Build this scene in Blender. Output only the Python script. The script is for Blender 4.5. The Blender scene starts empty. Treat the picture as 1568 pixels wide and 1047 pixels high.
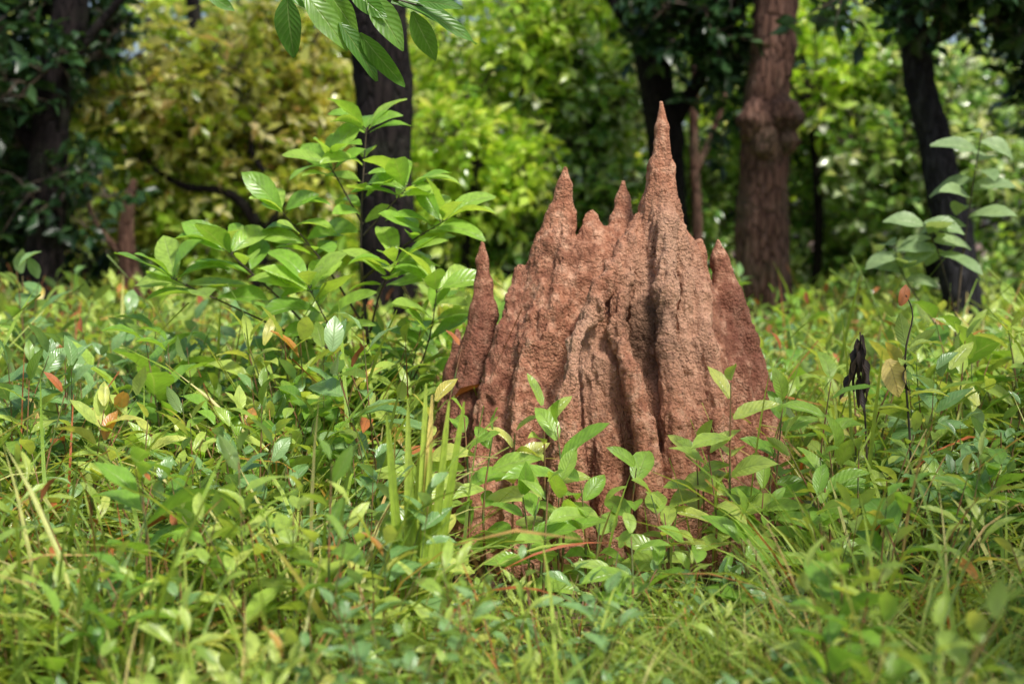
import bpy, math, random
import numpy as np
from mathutils import Vector, Matrix, Euler
from mathutils import noise as mnoise
random.seed(7); rng=np.random.default_rng(11)
sc=bpy.context.scene
sc.view_settings.view_transform='Standard'; sc.view_settings.look='None'; sc.view_settings.exposure=0

# ---------------------------------------------------------------- helpers
class NB:
    def __init__(s,name,surface=True):
        s.m=bpy.data.materials.new(name); s.m.use_nodes=True; s.t=s.m.node_tree
        s.t.nodes.clear(); s.out=s.n('ShaderNodeOutputMaterial')
    def n(s,typ,**kw):
        nd=s.t.nodes.new(typ)
        for k,v in kw.items(): setattr(nd,k,v)
        return nd
    def l(s,a,b): s.t.links.new(a,b)
    def put(s,v,sock):
        if isinstance(v,(int,float,tuple,list)): sock.default_value=v
        else: s.l(v,sock)
    def math(s,op,a,b=0.0,c=None,clamp=False):
        nd=s.n('ShaderNodeMath',operation=op); nd.use_clamp=clamp
        s.put(a,nd.inputs[0]); s.put(b,nd.inputs[1])
        if c is not None: s.put(c,nd.inputs[2])
        return nd.outputs[0]
    def mix(s,f,a,b,bt='MIX'):
        nd=s.n('ShaderNodeMix',data_type='RGBA',blend_type=bt)
        s.put(f,nd.inputs[0]); s.put(a,nd.inputs[6]); s.put(b,nd.inputs[7]); return nd.outputs[2]
    def ramp(s,f,stops,interp='LINEAR'):
        nd=s.n('ShaderNodeValToRGB'); cr=nd.color_ramp; cr.interpolation=interp
        while len(cr.elements)<len(stops): cr.elements.new(0.5)
        for e,(p,c) in zip(cr.elements,stops):
            e.position=p; e.color=(c,c,c,1) if isinstance(c,(int,float)) else (*c,1)
        s.put(f,nd.inputs[0]); return nd.outputs[0]
    def noise(s,vec,scale,detail=4,rough=0.6,dist=0):
        nd=s.n('ShaderNodeTexNoise'); nd.inputs['Scale'].default_value=scale; nd.inputs['Detail'].default_value=detail
        nd.inputs['Roughness'].default_value=rough; nd.inputs['Distortion'].default_value=dist
        if vec is not None: s.l(vec,nd.inputs['Vector'])
        return nd.outputs[0]
    def coords(s,scale=(1,1,1)):
        tc=s.n('ShaderNodeTexCoord'); mp=s.n('ShaderNodeMapping'); mp.inputs['Scale'].default_value=scale
        s.l(tc.outputs['Object'],mp.inputs[0]); return mp.outputs[0]
    def warp(s,vec,scale,amt):
        nn=s.n('ShaderNodeTexNoise'); nn.inputs['Scale'].default_value=scale; s.l(vec,nn.inputs['Vector'])
        s2=s.n('ShaderNodeVectorMath',operation='SCALE'); s2.inputs[3].default_value=amt; s.l(nn.outputs[1],s2.inputs[0])
        ad=s.n('ShaderNodeVectorMath',operation='ADD'); s.l(vec,ad.inputs[0]); s.l(s2.outputs[0],ad.inputs[1]); return ad.outputs[0]
    def bump(s,h,dist,strength=1.0,nrm=None):
        b=s.n('ShaderNodeBump'); b.inputs['Distance'].default_value=dist; b.inputs['Strength'].default_value=strength
        s.l(h,b.inputs['Height'])
        if nrm is not None: s.l(nrm,b.inputs['Normal'])
        return b.outputs[0]

def leafmat(name,stops,trans=0.35,rough=0.42,tcol=1.6,dead=0.0,simple=False,spec=.5):
    b=NB(name)
    at=b.n('ShaderNodeAttribute',attribute_name='luv'); sp=b.n('ShaderNodeSeparateXYZ'); b.l(at.outputs['Vector'],sp.inputs[0])
    u,v,t=sp.outputs
    ia=b.n('ShaderNodeAttribute',attribute_name='irnd')
    f=b.math('ADD',b.math('MULTIPLY',t,0.7),b.math('MULTIPLY',ia.outputs['Fac'],0.3))
    col=b.ramp(f,stops)
    p=b.n('ShaderNodeBsdfPrincipled'); p.inputs['Roughness'].default_value=rough
    p.inputs['Specular IOR Level'].default_value=spec
    if not simple:
        au=b.math('ABSOLUTE',u)
        rib=b.math('SUBTRACT',1.0,b.math('DIVIDE',au,0.09),clamp=True)
        vein=b.math('SINE',b.math('MULTIPLY',b.math('SUBTRACT',b.math('MULTIPLY',v,9.0),b.math('MULTIPLY',au,2.2)),6.283))
        veinp=b.math('POWER',b.math('ADD',b.math('MULTIPLY',vein,0.5),0.5),5.0)
        col=b.mix(b.math('MULTIPLY',b.math('ADD',rib,b.math('MULTIPLY',veinp,0.25),clamp=True),0.45),col,(0.42,0.52,0.2,1) if not dead else (0.25,0.15,0.08,1))
        nz=b.noise(b.coords(),30,2)
        col=b.mix(b.ramp(nz,[(0.42,0.0),(0.7,0.35)]),col,(0.07,0.13,0.03,1) if not dead else (0.03,0.02,0.01,1))
        geo=b.n('ShaderNodeNewGeometry')
        col2=b.mix(b.math('MULTIPLY',geo.outputs['Backfacing'],0.4),col,(0.34,0.44,0.23,1) if not dead else (0.1,0.07,0.04,1))
        h=b.math('ADD',b.math('MULTIPLY',vein,0.5),b.math('MULTIPLY',rib,-2.0))
        b.l(b.bump(h,0.0012,0.7),p.inputs['Normal'])
    else: col2=col
    b.l(col2,p.inputs['Base Color'])
    tr=b.n('ShaderNodeBsdfTranslucent')
    tc=b.mix(1.0,col,(tcol*1.12,tcol,tcol*0.5,1),'MULTIPLY'); b.l(tc,tr.inputs[0])
    mx=b.n('ShaderNodeMixShader'); mx.inputs[0].default_value=trans
    b.l(p.outputs[0],mx.inputs[1]); b.l(tr.outputs[0],mx.inputs[2]); b.l(mx.outputs[0],b.out.inputs[0])
    return b.m

def stemmat(name,c1,c2):
    b=NB(name); nz=b.noise(b.coords(),12,2)
    p=b.n('ShaderNodeBsdfPrincipled'); b.l(b.ramp(nz,[(0.4,c1),(0.6,c2)]),p.inputs['Base Color']); p.inputs['Roughness'].default_value=0.6
    b.l(p.outputs[0],b.out.inputs[0]); return b.m

def barkmat(name,dark,mid,light,lichen=0.2):
    b=NB(name); c=b.coords((1,1,0.22)); 
    n1=b.noise(c,22,6,0.65,0.6); c2=b.coords(); n2=b.noise(c2,2.3,4)
    vo=b.n('ShaderNodeTexVoronoi',feature='DISTANCE_TO_EDGE'); vo.inputs['Scale'].default_value=16
    b.l(b.warp(c,9,.09),vo.inputs['Vector'])
    crack=b.ramp(vo.outputs['Distance'],[(0.0,0.0),(0.12,1.0)])
    col=b.ramp(n1,[(0.3,dark),(0.52,mid),(0.72,light)])
    col=b.mix(b.math('MULTIPLY',b.math('SUBTRACT',1.0,crack),0.75),col,(dark[0]*.4,dark[1]*.4,dark[2]*.4,1))
    col=b.mix(b.math('MULTIPLY',b.ramp(n2,[(0.5,0.0),(0.66,1.0)]),lichen),col,(0.12,0.14,0.08,1))
    h=b.math('ADD',b.math('MULTIPLY',crack,0.8),n1)
    p=b.n('ShaderNodeBsdfPrincipled'); b.l(col,p.inputs['Base Color']); p.inputs['Roughness'].default_value=0.85; p.inputs['Specular IOR Level'].default_value=0.2
    b.l(b.bump(h,0.03,0.9),p.inputs['Normal']); b.l(p.outputs[0],b.out.inputs[0]); return b.m

class MB:
    def __init__(s): s.v=[];s.f=[];s.mi=[];s.a=[]
    def leaf(s,base,d,L,W,curl=0.5,fold=0.35,up=None,shape=0.85,mi=0,tint=None,n=5,wav=0.02,sharp=0.85):
        d=Vector(d).normalized(); up=Vector(up) if up is not None else Vector((0,0,1))
        side=d.cross(up)
        if side.length<0.05: side=d.cross(Vector((random.uniform(-1,1),random.uniform(-1,1),0.1)))
        side.normalize(); nrm=side.cross(d).normalized()
        if tint is None: tint=random.random()*.95
        p=Vector(base); i0=len(s.v); step=L/n; rot=Matrix.Rotation(-curl/n,3,side)
        ph=random.uniform(0,6)
        for i in range(n+1):
            t=i/n; w=W*0.5*max(0.03,math.sin(math.pi*(0.03+0.965*t)**shape))**sharp
            wv=wav*L*math.sin(ph+t*9)
            off=nrm*(w*math.sin(fold))
            for k in (-1,0,1):
                q=p+side*(k*w*math.cos(fold))+(off+nrm*(wv*k) if k else Vector((0,0,0)))
                s.v.append(q[:]); s.a.append((k,t,tint))
            if i<n:
                p=p+d*step; d=rot@d; nrm=rot@nrm
        for i in range(n):
            a=i0+i*3
            s.f.append((a,a+1,a+4,a+3)); s.f.append((a+1,a+2,a+5,a+4)); s.mi+= [mi,mi]
    def leaf2(s,a,b,W,sag=0.03,**k):
        a=Vector(a);b=Vector(b); L=(b-a).length
        s.leaf(a,(b-a)+Vector((0,0,sag)),L*1.02,W,curl=k.pop('curl',0.3),**k)
    def tube(s,pts,rad,ns=6,mi=1,sub=1,amp=0,freq=3,tint=0.5,cap=False):
        P=[Vector(p) for p in pts]; R=list(rad)
        if sub>1:
            Q=[];RR=[]
            for i in range(len(P)-1):
                p0=P[max(i-1,0)];p1=P[i];p2=P[i+1];p3=P[min(i+2,len(P)-1)]
                for j in range(sub):
                    t=j/sub
                    Q.append(0.5*((2*p1)+(p2-p0)*t+(2*p0-5*p1+4*p2-p3)*t*t+(3*p1-p0-3*p2+p3)*t**3)); RR.append(R[i]*(1-t)+R[i+1]*t)
            Q.append(P[-1]);RR.append(R[-1]);P=Q;R=RR
        i0=len(s.v); ref=Vector((1,0.13,0)) 
        for i,p in enumerate(P):
            d=(P[min(i+1,len(P)-1)]-P[max(i-1,0)]).normalized()
            x=(ref-d*ref.dot(d))
            if x.length<0.1: x=Vector((0,1,0))-d*d.y
            x.normalize(); y=d.cross(x)
            for k in range(ns):
                a=2*math.pi*k/ns; o=x*math.cos(a)+y*math.sin(a); r=R[i]
                if amp: 
                    q=p+o*r; r*=1+amp*mnoise.noise(Vector((q.x*freq*1.6,q.y*freq*1.6,q.z*freq*0.5)))+amp*0.5*mnoise.noise(q*freq*3)
                s.v.append((p+o*r)[:]); s.a.append((0.8,0.5,tint))
        for i in range(len(P)-1):
            for k in range(ns):
                a=i0+i*ns+k;b=i0+i*ns+(k+1)%ns
                s.f.append((a,b,b+ns,a+ns)); s.mi.append(mi)
        if cap:
            s.f.append(tuple(range(len(s.v)-ns,len(s.v)))); s.mi.append(mi)
    def mesh(s,name,mats,smooth=True,irnd=None):
        me=bpy.data.meshes.new(name); me.from_pydata(s.v,[],s.f)
        for m in mats: me.materials.append(m)
        me.polygons.foreach_set('material_index',s.mi)
        me.polygons.foreach_set('use_smooth',[smooth]*len(s.f))
        at=me.attributes.new('luv','FLOAT_VECTOR','POINT'); at.data.foreach_set('vector',np.array(s.a,dtype=np.float32).ravel())
        if irnd is not None:
            at=me.attributes.new('irnd','FLOAT','POINT'); at.data.foreach_set('value',np.full(len(s.v),irnd,np.float32))
        me.update(); return me
    def obj(s,name,mats,parent=None,smooth=True,irnd=.6):
        o=bpy.data.objects.new(name,s.mesh(name,mats,smooth,irnd)); sc.collection.objects.link(o)
        if parent: o.parent=parent
        return o
def empty(name,loc=(0,0,0)):
    e=bpy.data.objects.new(name,None); e.empty_display_size=0.3; sc.collection.objects.link(e); return e

_tree={}
def scatter(name,pts,rots,scl,idx,coll,parent=None):
    me=bpy.data.meshes.new(name); me.from_pydata([tuple(p) for p in pts],[],[])
    a=me.attributes.new('rot','FLOAT_VECTOR','POINT'); a.data.foreach_set('vector',np.array(rots,dtype=np.float32).ravel())
    a=me.attributes.new('scl','FLOAT','POINT'); a.data.foreach_set('value',np.array(scl,dtype=np.float32))
    a=me.attributes.new('vi','INT','POINT'); a.data.foreach_set('value',np.array(idx,dtype=np.int32))
    o=bpy.data.objects.new(name,me); sc.collection.objects.link(o)
    if parent: o.parent=parent
    if coll.name not in _tree:
        ng=bpy.data.node_groups.new('scatter_'+coll.name,'GeometryNodeTree')
        ng.interface.new_socket('Geometry',in_out='INPUT',socket_type='NodeSocketGeometry')
        ng.interface.new_socket('Geometry',in_out='OUTPUT',socket_type='NodeSocketGeometry')
        N=ng.nodes; gi=N.new('NodeGroupInput'); go=N.new('NodeGroupOutput')
        iop=N.new('GeometryNodeInstanceOnPoints'); ci=N.new('GeometryNodeCollectionInfo')
        ci.inputs['Collection'].default_value=coll; ci.inputs['Separate Children'].default_value=True; ci.inputs['Reset Children'].default_value=True
        def na(nm,dt):
            x=N.new('GeometryNodeInputNamedAttribute'); x.data_type=dt; x.inputs['Name'].default_value=nm
            return [q for q in x.outputs if q.enabled][0]
        er=N.new('FunctionNodeEulerToRotation')
        L=ng.links
        L.new(gi.outputs[0],iop.inputs['Points']); L.new(ci.outputs[0],iop.inputs['Instance'])
        iop.inputs['Pick Instance'].default_value=True
        L.new(na('vi','INT'),iop.inputs['Instance Index'])
        L.new(na('rot','FLOAT_VECTOR'),er.inputs[0]); L.new(er.outputs[0],iop.inputs['Rotation'])
        L.new(na('scl','FLOAT'),iop.inputs['Scale'])
        rv=N.new('FunctionNodeRandomValue'); rv.data_type='FLOAT'
        rvo=[q for q in rv.outputs if q.enabled][0]
        st=N.new('GeometryNodeStoreNamedAttribute'); st.data_type='FLOAT'; st.domain='INSTANCE'; st.inputs['Name'].default_value='irnd'
        L.new(iop.outputs[0],st.inputs['Geometry'])
        L.new(rvo,[q for q in st.inputs if q.enabled and q.name=='Value'][0])
        ri=N.new('GeometryNodeRealizeInstances'); L.new(st.outputs[0],ri.inputs[0])
        L.new(ri.outputs[0],go.inputs[0])
        _tree[coll.name]=ng
    md=o.modifiers.new('scatter','NODES'); md.node_group=_tree[coll.name]
    return o

# ---------------------------------------------------------------- materials
M_leaf=leafmat('undergrowth_leaf',[(0.0,(0.07,0.16,0.02)),(0.22,(0.18,0.33,0.04)),(0.48,(0.36,0.52,0.08)),(0.72,(0.54,0.66,0.14)),(0.84,(0.66,0.62,0.14)),(0.93,(0.58,0.25,0.06))],0.37,0.28,1.5,spec=.75)
M_leafd=leafmat('undergrowth_leaf_bluish',[(0.0,(0.07,0.17,0.05)),(0.5,(0.20,0.37,0.12)),(1.0,(0.38,0.54,0.24))],0.3,0.25,1.6,spec=.75)
M_hero=leafmat('sapling_leaf',[(0.0,(0.13,0.29,0.035)),(0.5,(0.27,0.50,0.06)),(1.0,(0.46,0.63,0.12))],0.42,0.32,1.5,spec=.6)
M_branch=leafmat('branch_leaf',[(0.0,(0.05,0.15,0.02)),(0.5,(0.11,0.27,0.03)),(1.0,(0.24,0.42,0.06))],0.42,0.35,1.6)
M_dusty=leafmat('dusty_leaf',[(0.0,(0.18,0.29,0.12)),(1.0,(0.34,0.46,0.22))],0.35,0.40,1.5)
M_grass=leafmat('grass_blade',[(0.0,(0.12,0.24,0.02)),(0.4,(0.32,0.49,0.05)),(0.66,(0.55,0.66,0.12)),(0.76,(0.74,0.67,0.28)),(0.85,(0.70,0.40,0.13)),(0.92,(0.6,0.14,0.05))],0.35,0.35,1.4)
M_dead=leafmat('withered_leaf',[(0.0,(0.012,0.008,0.007)),(0.5,(0.02,0.012,0.01)),(1.0,(0.035,0.018,0.012))],0.08,0.6,1.0,dead=1)
M_litter=leafmat('litter_leaf',[(0.0,(0.08,0.04,0.03)),(0.5,(0.22,0.12,0.07)),(1.0,(0.4,0.27,0.17))],0.1,0.6,1.0,dead=1)
M_yel=leafmat('yellow_leaf',[(0.0,(0.85,0.66,0.18)),(1.0,(0.85,0.70,0.25))],0.35,0.5,1.1,dead=1)
M_brn=leafmat('rust_leaf',[(0.0,(0.40,0.11,0.03)),(1.0,(0.50,0.18,0.05))],0.2,0.5,1.1,dead=1)
M_stem=stemmat('green_stem',(0.10,0.16,0.04),(0.28,0.12,0.06))
M_twig=stemmat('woody_twig',(0.03,0.022,0.015),(0.09,0.06,0.04))
PAL={
 'lime':leafmat('foliage_lime',[(0.0,(0.11,0.25,0.02)),(0.3,(0.31,0.53,0.05)),(0.65,(0.56,0.74,0.12)),(1.0,(0.80,0.84,0.38))],0.46,0.23,1.4,simple=True,spec=.8),
 'yellow':leafmat('foliage_yellow',[(0.0,(0.11,0.21,0.02)),(0.3,(0.34,0.48,0.05)),(0.55,(0.64,0.68,0.16)),(0.80,(0.84,0.80,0.45)),(0.95,(0.75,0.42,0.14))],0.42,0.23,1.35,simple=True,spec=.8),
 'blue':leafmat('foliage_bluegreen',[(0.0,(0.04,0.11,0.03)),(0.32,(0.15,0.31,0.06)),(0.62,(0.36,0.54,0.15)),(0.86,(0.78,0.82,0.64))],0.36,0.2,1.5,simple=True,spec=.9),  # palest stop paints whitish highlights into the leaf colour
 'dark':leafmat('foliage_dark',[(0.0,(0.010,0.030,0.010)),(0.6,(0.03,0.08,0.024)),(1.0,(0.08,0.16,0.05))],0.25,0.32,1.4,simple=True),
}
# ---------------------------------------------------------------- clump collections for tree crowns
def clump_coll(pal,seedbase):
    c=bpy.data.collections.new('clumps_'+pal)
    for k in range(5):
        random.seed(seedbase+k); mb=MB()
        for j in range(6):
            d=Vector((random.gauss(0,1),random.gauss(0,1),random.gauss(0,0.8))).normalized()*random.uniform(.2,.42)
            mid=d*0.5+Vector((0,0,random.uniform(0,.06)))
            mb.tube([(0,0,0),mid,d],[.008,.006,.002],3)
            for q in range(6):
                t=random.uniform(.35,1.0); p=mid*(1-t)+d*t if t>.5 else mid*t*2
                o=Vector((random.gauss(0,1),random.gauss(0,1),random.gauss(-0.15,0.5)))+d*1.5
                mb.leaf(p,o,random.uniform(.10,.19),random.uniform(.06,.10),curl=random.uniform(0,1.1),fold=random.uniform(.1,.5),n=2,up=(random.gauss(0,.5),random.gauss(-.25,.5),1),shape=1)
        me=mb.mesh(f'{pal}_clump{k}',[PAL[pal],M_twig]); o=bpy.data.objects.new(f'{pal}_clump{k}',me); c.objects.link(o)
    return c
CL={p:clump_coll(p,100*i) for i,p in enumerate(PAL)}

def crown_pts(c,r,n,gap=0.05,seed=0,shell=0.5):
    rr=random.Random(seed); out=[]
    tries=0
    while len(out)<n and tries<n*12:
        tries+=1
        d=Vector((rr.gauss(0,1),rr.gauss(0,1),rr.gauss(0,1))).normalized()
        k=shell+(1-shell)*rr.random()**0.7
        lump=1+0.35*mnoise.noise(d*1.8+Vector((seed,0,0)))
        p=Vector((c[0]+d.x*r[0]*k*lump,c[1]+d.y*r[1]*k*lump,c[2]+d.z*r[2]*k*lump))
        if mnoise.noise(p*1.3+Vector((seed*3.1,0,0)))<gap-0.25: continue
        if p.z<0.15: continue
        out.append(p)
    return out
def crown(name,blobs,pal,parent=None,s=(0.8,1.35),seed=0,gap=0.05):
    P=[]
    for i,(c,r,n) in enumerate(blobs): P+=crown_pts(c,r,n,gap,seed+i)
    rr=np.random.default_rng(seed)
    n=len(P); rot=np.stack([rr.normal(0,.35,n),rr.normal(0,.35,n),rr.uniform(0,6.28,n)],1)
    return scatter(name,P,rot,rr.uniform(s[0],s[1],n),rr.integers(0,5,n),CL[pal],parent)

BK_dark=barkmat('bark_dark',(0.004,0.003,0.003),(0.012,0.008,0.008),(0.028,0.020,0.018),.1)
BK_red=barkmat('bark_reddish',(0.06,0.028,0.02),(0.15,0.078,0.055),(0.26,0.155,0.12),0.2)
BK_grey=barkmat('bark_grey',(0.008,0.007,0.008),(0.022,0.021,0.024),(0.06,0.057,0.062),0.1)

# ---------------------------------------------------------------- forest trees (trunk, limbs, crown)
def tree(name,pts,rad,bark,limbs,blobs,pal,seed,amp=0.22,s=(0.8,1.35),burls=()):
    e=empty(name); mb=MB()
    mb.tube(pts,rad,20,mi=0,sub=10,amp=amp,freq=3,cap=True)
    for (lp,lr) in limbs: mb.tube(lp,lr,9,mi=0,sub=5,amp=amp*.8,freq=5)
    for (bp,br) in burls:
        bp=Vector(bp); mb.tube([bp+Vector((0,0,-br*1.3)),bp+Vector((0,0,-br*.7)),bp,bp+Vector((0,0,br*.7)),bp+Vector((0,0,br*1.3))],[br*.1,br*.75,br,br*.8,br*.1],14,mi=0,sub=4,amp=.45,freq=6)
    mb.obj('trunk',[bark],e)
    if blobs: crown('crown',blobs,pal,e,seed=seed,s=s)
    return e
tree('unseen_shade_tree',[(-4.45,13.2,-.1),(-4.38,13.2,.4),(-4.30,13.2,1.5),(-4.22,13.2,2.6),(-4.0,13.2,3.6),(-3.9,13.3,5.2),(-3.9,14.2,8.5)],[.30,.22,.18,.165,.15,.13,.06],BK_dark,
 [([(-4.25,13.2,2.5),(-3.95,13.1,3.0),(-3.5,13.0,3.5)],[.08,.06,.03]),([(-4.3,13.2,2.0),(-4.8,13.2,2.7),(-5.3,13.2,3.4)],[.08,.05,.03])],
 [((-4.7,13.8,3.3),(1.0,.6,.75),95),((-5.1,13.7,2.3),(.6,.5,.7),50),((-4.0,14,9.0),(1.8,1.5,1.2),50),((-4.0,13.0,1.75),(.5,.3,.3),8),((-4.6,12.8,2.9),(.6,.3,.5),16)],'dark',21)
tree('unseen_shade_tree',[(-.98,11.2,-.1),(-.97,11.2,.3),(-.96,11.2,1.2),(-1.0,11.2,2.2),(-1.02,11.2,3.2),(-.9,11.2,4.6),(-.8,11.3,8.5)],[.36,.28,.23,.225,.23,.2,.08],BK_dark,
 [([(-1.0,11.2,4.3),(-1.1,9.4,4.3),(-1.05,7.6,3.4),(-.95,6.3,2.75),(-.80,5.6,2.40),(-.62,5.5,2.29)],[.09,.07,.05,.03,.012,.006]),
  ([(-.95,11.2,4.9),(-.2,11.2,5.8),(.6,11.4,7.6)],[.1,.07,.03]),([(-.95,11.2,5.3),(-1.9,11.6,6.2),(-2.9,11.8,7.8)],[.1,.07,.03])],
 [((-.8,11.6,9),(1.9,1.5,1.1),55)],'dark',22)
tree('unseen_shade_tree',[(1.55,14.2,-.1),(1.55,14.2,.4),(1.58,14.2,1.5),(1.5,14.2,2.4),(1.38,14.2,3.2),(1.3,14.2,4.5),(1.3,14.2,8.5)],[.26,.2,.16,.17,.19,.17,.06],BK_dark,
 [([(1.5,14.2,2.3),(1.9,14.1,3.0),(2.3,14,3.9)],[.09,.07,.05]),([(1.4,14.2,3.0),(1.0,14,3.6),(.5,13.9,4.2)],[.08,.06,.03])],
 [((1.75,13.6,3.65),(.6,.35,.6),50),((2.0,13.7,2.75),(.35,.3,.4),16),((1.4,14.5,9),(1.6,1.4,1.0),45)],'dark',23)
tree('unseen_shade_tree',[(2.38,13.2,-.1),(2.36,13.2,.5),(2.33,13.2,1.2),(2.34,13.2,2.0),(2.33,13.2,2.5),(2.38,13.2,3.2),(2.42,13.2,4.4),(2.4,13.3,8.5)],[.36,.27,.235,.22,.2,.2,.19,.07],BK_red,
 [([(2.36,13.2,5.4),(3.0,13.2,6.2),(3.7,13.3,7.4)],[.1,.07,.03])],
 [((2.5,14.0,9),(1.6,1.4,1.1),45)],'dark',24,amp=.28,burls=[((2.22,13.05,2.38),.17),((2.47,13.05,2.42),.17),((2.3,13.0,2.2),.14),((2.5,13.0,2.2),.10)])
tree('unseen_shade_tree',[(3.95,12.2,-.1),(3.9,12.2,.5),(3.82,12.2,1.1),(3.66,12.2,1.9),(3.48,12.2,2.6),(3.42,12.2,3.0),(3.30,12.2,3.7),(3.1,12.3,5.2),(3.0,12.4,8.5)],[.24,.19,.165,.15,.14,.12,.10,.08,.04],BK_grey,
 [([(3.44,12.2,2.75),(3.62,12.1,3.2),(3.95,12.0,3.8)],[.08,.06,.045]),([(3.4,12.2,3.0),(3.1,12.1,3.3),(2.7,12.1,3.5)],[.05,.04,.02])],
 [((4.3,11.8,3.40),(1.1,.6,.38),75),((3.2,11.9,3.38),(.7,.5,.22),18),((4.75,12.2,2.8),(.4,.5,.5),30),((3.1,12.6,9),(1.5,1.5,1.0),45)],'dark',25)
tree('crooked_tree',[(-2.6,14.3,-.05),(-2.62,14.3,.7),(-2.5,14.3,1.3),(-2.8,14.3,1.75),(-3.3,14.3,1.85),(-3.7,14.3,2.1)],[.09,.07,.06,.05,.035,.015],BK_dark,
 [([(-2.52,14.3,1.35),(-2.3,14.3,1.7),(-2.6,14.3,2.2),(-2.5,14.3,2.7)],[.05,.04,.03,.012])],[], 'yellow',26,amp=.3)
tree('crooked_tree',[(-3.75,14,-.05),(-3.72,14,.6),(-3.8,14,1.35),(-3.7,14,1.9)],[.14,.12,.08,.03],BK_red,[([(-3.78,14,1.1),(-4.1,14,1.5),(-4.2,14,2.0)],[.05,.03,.012])],[], 'yellow',27,amp=.3)
tree('slender_tree',[(1.93,15,-.05),(1.95,15,1.2),(1.90,15,2.6),(1.98,15,4.4),(2.0,15,6)],[.08,.06,.05,.04,.02],BK_red,[([(1.92,15,2.0),(2.2,15,2.7),(2.3,15,3.4)],[.04,.03,.012])],[], 'lime',28)
tree('slender_tree',[(-3.95,17,-.05),(-3.9,17,1.2),(-3.7,17,2.9),(-3.8,17,4.8),(-3.8,17,6)],[.14,.11,.10,.08,.03],BK_dark,[([(-3.7,17,2.9),(-3.2,17,3.5),(-3.0,17,4.2)],[.06,.05,.03])],[], 'lime',29)
# unseen trees added beside / behind the camera so their canopies shade the near undergrowth
tree('unseen_shade_tree',[(4.9,.6,-.1),(4.85,.6,1.5),(4.8,.7,3.2),(4.6,.9,5.5),(4.5,1,8)],[.3,.2,.18,.14,.06],BK_dark,[([(4.8,.7,3.2),(4.4,1.2,3.9),(3.9,1.7,4.3)],[.08,.06,.03])],
 [((3.7,1.0,4.4),(1.1,.6,.4),34),((4.6,1,8),(1.5,1.4,1),30)],'dark',61)
tree('unseen_shade_tree',[(-1.9,-1.4,-.1),(-1.9,-1.4,1.5),(-1.85,-1.2,3.0),(-1.7,-.8,4.6),(-1.6,-.6,8)],[.3,.2,.18,.15,.06],BK_dark,[([(-1.8,-1.0,3.9),(-1.3,.1,4.3),(-.9,.8,4.5)],[.08,.06,.03])],
 [((-1.0,.35,4.6),(1.1,.5,.4),32)],'dark',62)

def small_tree(name,base,crowns,pal,seed,gap=.05,s=(.8,1.35),extra=None):
    e=empty(name); mb=MB(); rr=random.Random(seed)
    for c,r,n in crowns:
        b=Vector((base[0]+rr.uniform(-.15,.15),base[1]+rr.uniform(-.1,.1),-.05)); c=Vector(c)
        m=b.lerp(c,.5)+Vector((rr.uniform(-.25,.25),rr.uniform(-.2,.2),0))
        mb.tube([b,m,c],[.07,.055,.035],8,mi=0,sub=5,amp=.2,freq=5)
        for q in range(9):
            a=rr.uniform(0,6.28); el=rr.uniform(-.3,.9); d=Vector((math.cos(a)*math.cos(el)*r[0],math.sin(a)*math.cos(el)*r[1],math.sin(el)*r[2]))
            st=m.lerp(c,rr.uniform(.3,1)); mb.tube([st,st+d*.45+Vector((rr.uniform(-.15,.15),0,rr.uniform(-.1,.2))),c+d*.85],[.025,.017,.006],5,mi=0,sub=3)
    mb.obj('trunk',[BK_red if seed%3==0 else BK_dark],e)
    crown('crown',[(c,r,int(n*.75)) for c,r,n in crowns],pal,e,seed=seed*7+3,gap=gap,s=s)
small_tree('broadleaf_tree',(-3.1,15.2),[((-3.25,15,2.85),(1.35,1.1,.85),150),((-3.7,15.2,1.8),(.9,.8,.6),60),((-2.3,15.4,3.3),(.9,.8,.8),70)],'yellow',31,gap=.2)
small_tree('broadleaf_tree',(-2.2,15),[((-2.3,14.8,2.0),(.85,.7,.6),80),((-1.8,15.6,2.9),(.7,.7,.8),60)],'yellow',33,gap=.16)
small_tree('broadleaf_tree',(-3.4,14.9),[((-3.6,14.9,2.3),(.9,.6,.9),50),((-2.6,14.7,1.3),(1.0,.5,.5),55)],'lime',41,gap=.2)
small_tree('broadleaf_tree',(-.3,14.6),[((-.35,14.4,2.15),(.65,.6,.55),100),((.1,15.8,3.4),(1.1,.9,.9),110),((-.6,15.5,1.2),(.9,.7,.6),80)],'lime',32,gap=.16)
small_tree('broadleaf_tree',(.9,16.5),[((.75,16.3,3.3),(1.1,.9,.95),120),((.6,16,2.1),(.8,.7,.7),70)],'lime',36,gap=.18)
small_tree('broadleaf_tree',(.6,15.2),[((.7,15.2,1.9),(.7,.6,.6),90),((.3,15.2,1.2),(.9,.6,.5),70),((1.0,15.4,2.9),(.6,.5,.5),50)],'blue',34,gap=.14)
small_tree('broadleaf_tree',(3.2,17),[((2.9,17,2.9),(1.2,.9,1.0),120),((3.6,17,1.7),(1.2,.9,.8),110),((2.2,16.5,1.5),(.7,.7,.8),70)],'blue',35,gap=.16)
small_tree('broadleaf_tree',(4.7,15.5),[((4.2,15.5,2.3),(.9,.8,.8),110),((5.0,15.6,1.6),(1.0,.8,.8),100),((4.9,15.8,3.2),(1.0,.8,.6),90)],'blue',37,gap=.16)
small_tree('broadleaf_tree',(3.3,16),[((3.15,15.6,3.3),(.8,.7,.6),60)],'lime',38,gap=.14)
small_tree('broadleaf_tree',(-6.2,16),[((-6.0,16,2.0),(1.3,.9,1.0),120),((-5.4,16,.95),(1.1,.7,.6),70)],'dark',39)
small_tree('broadleaf_tree',(7.2,16),[((7.0,16,2.3),(1.5,1,1.5),150)],'dark',40)

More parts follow.
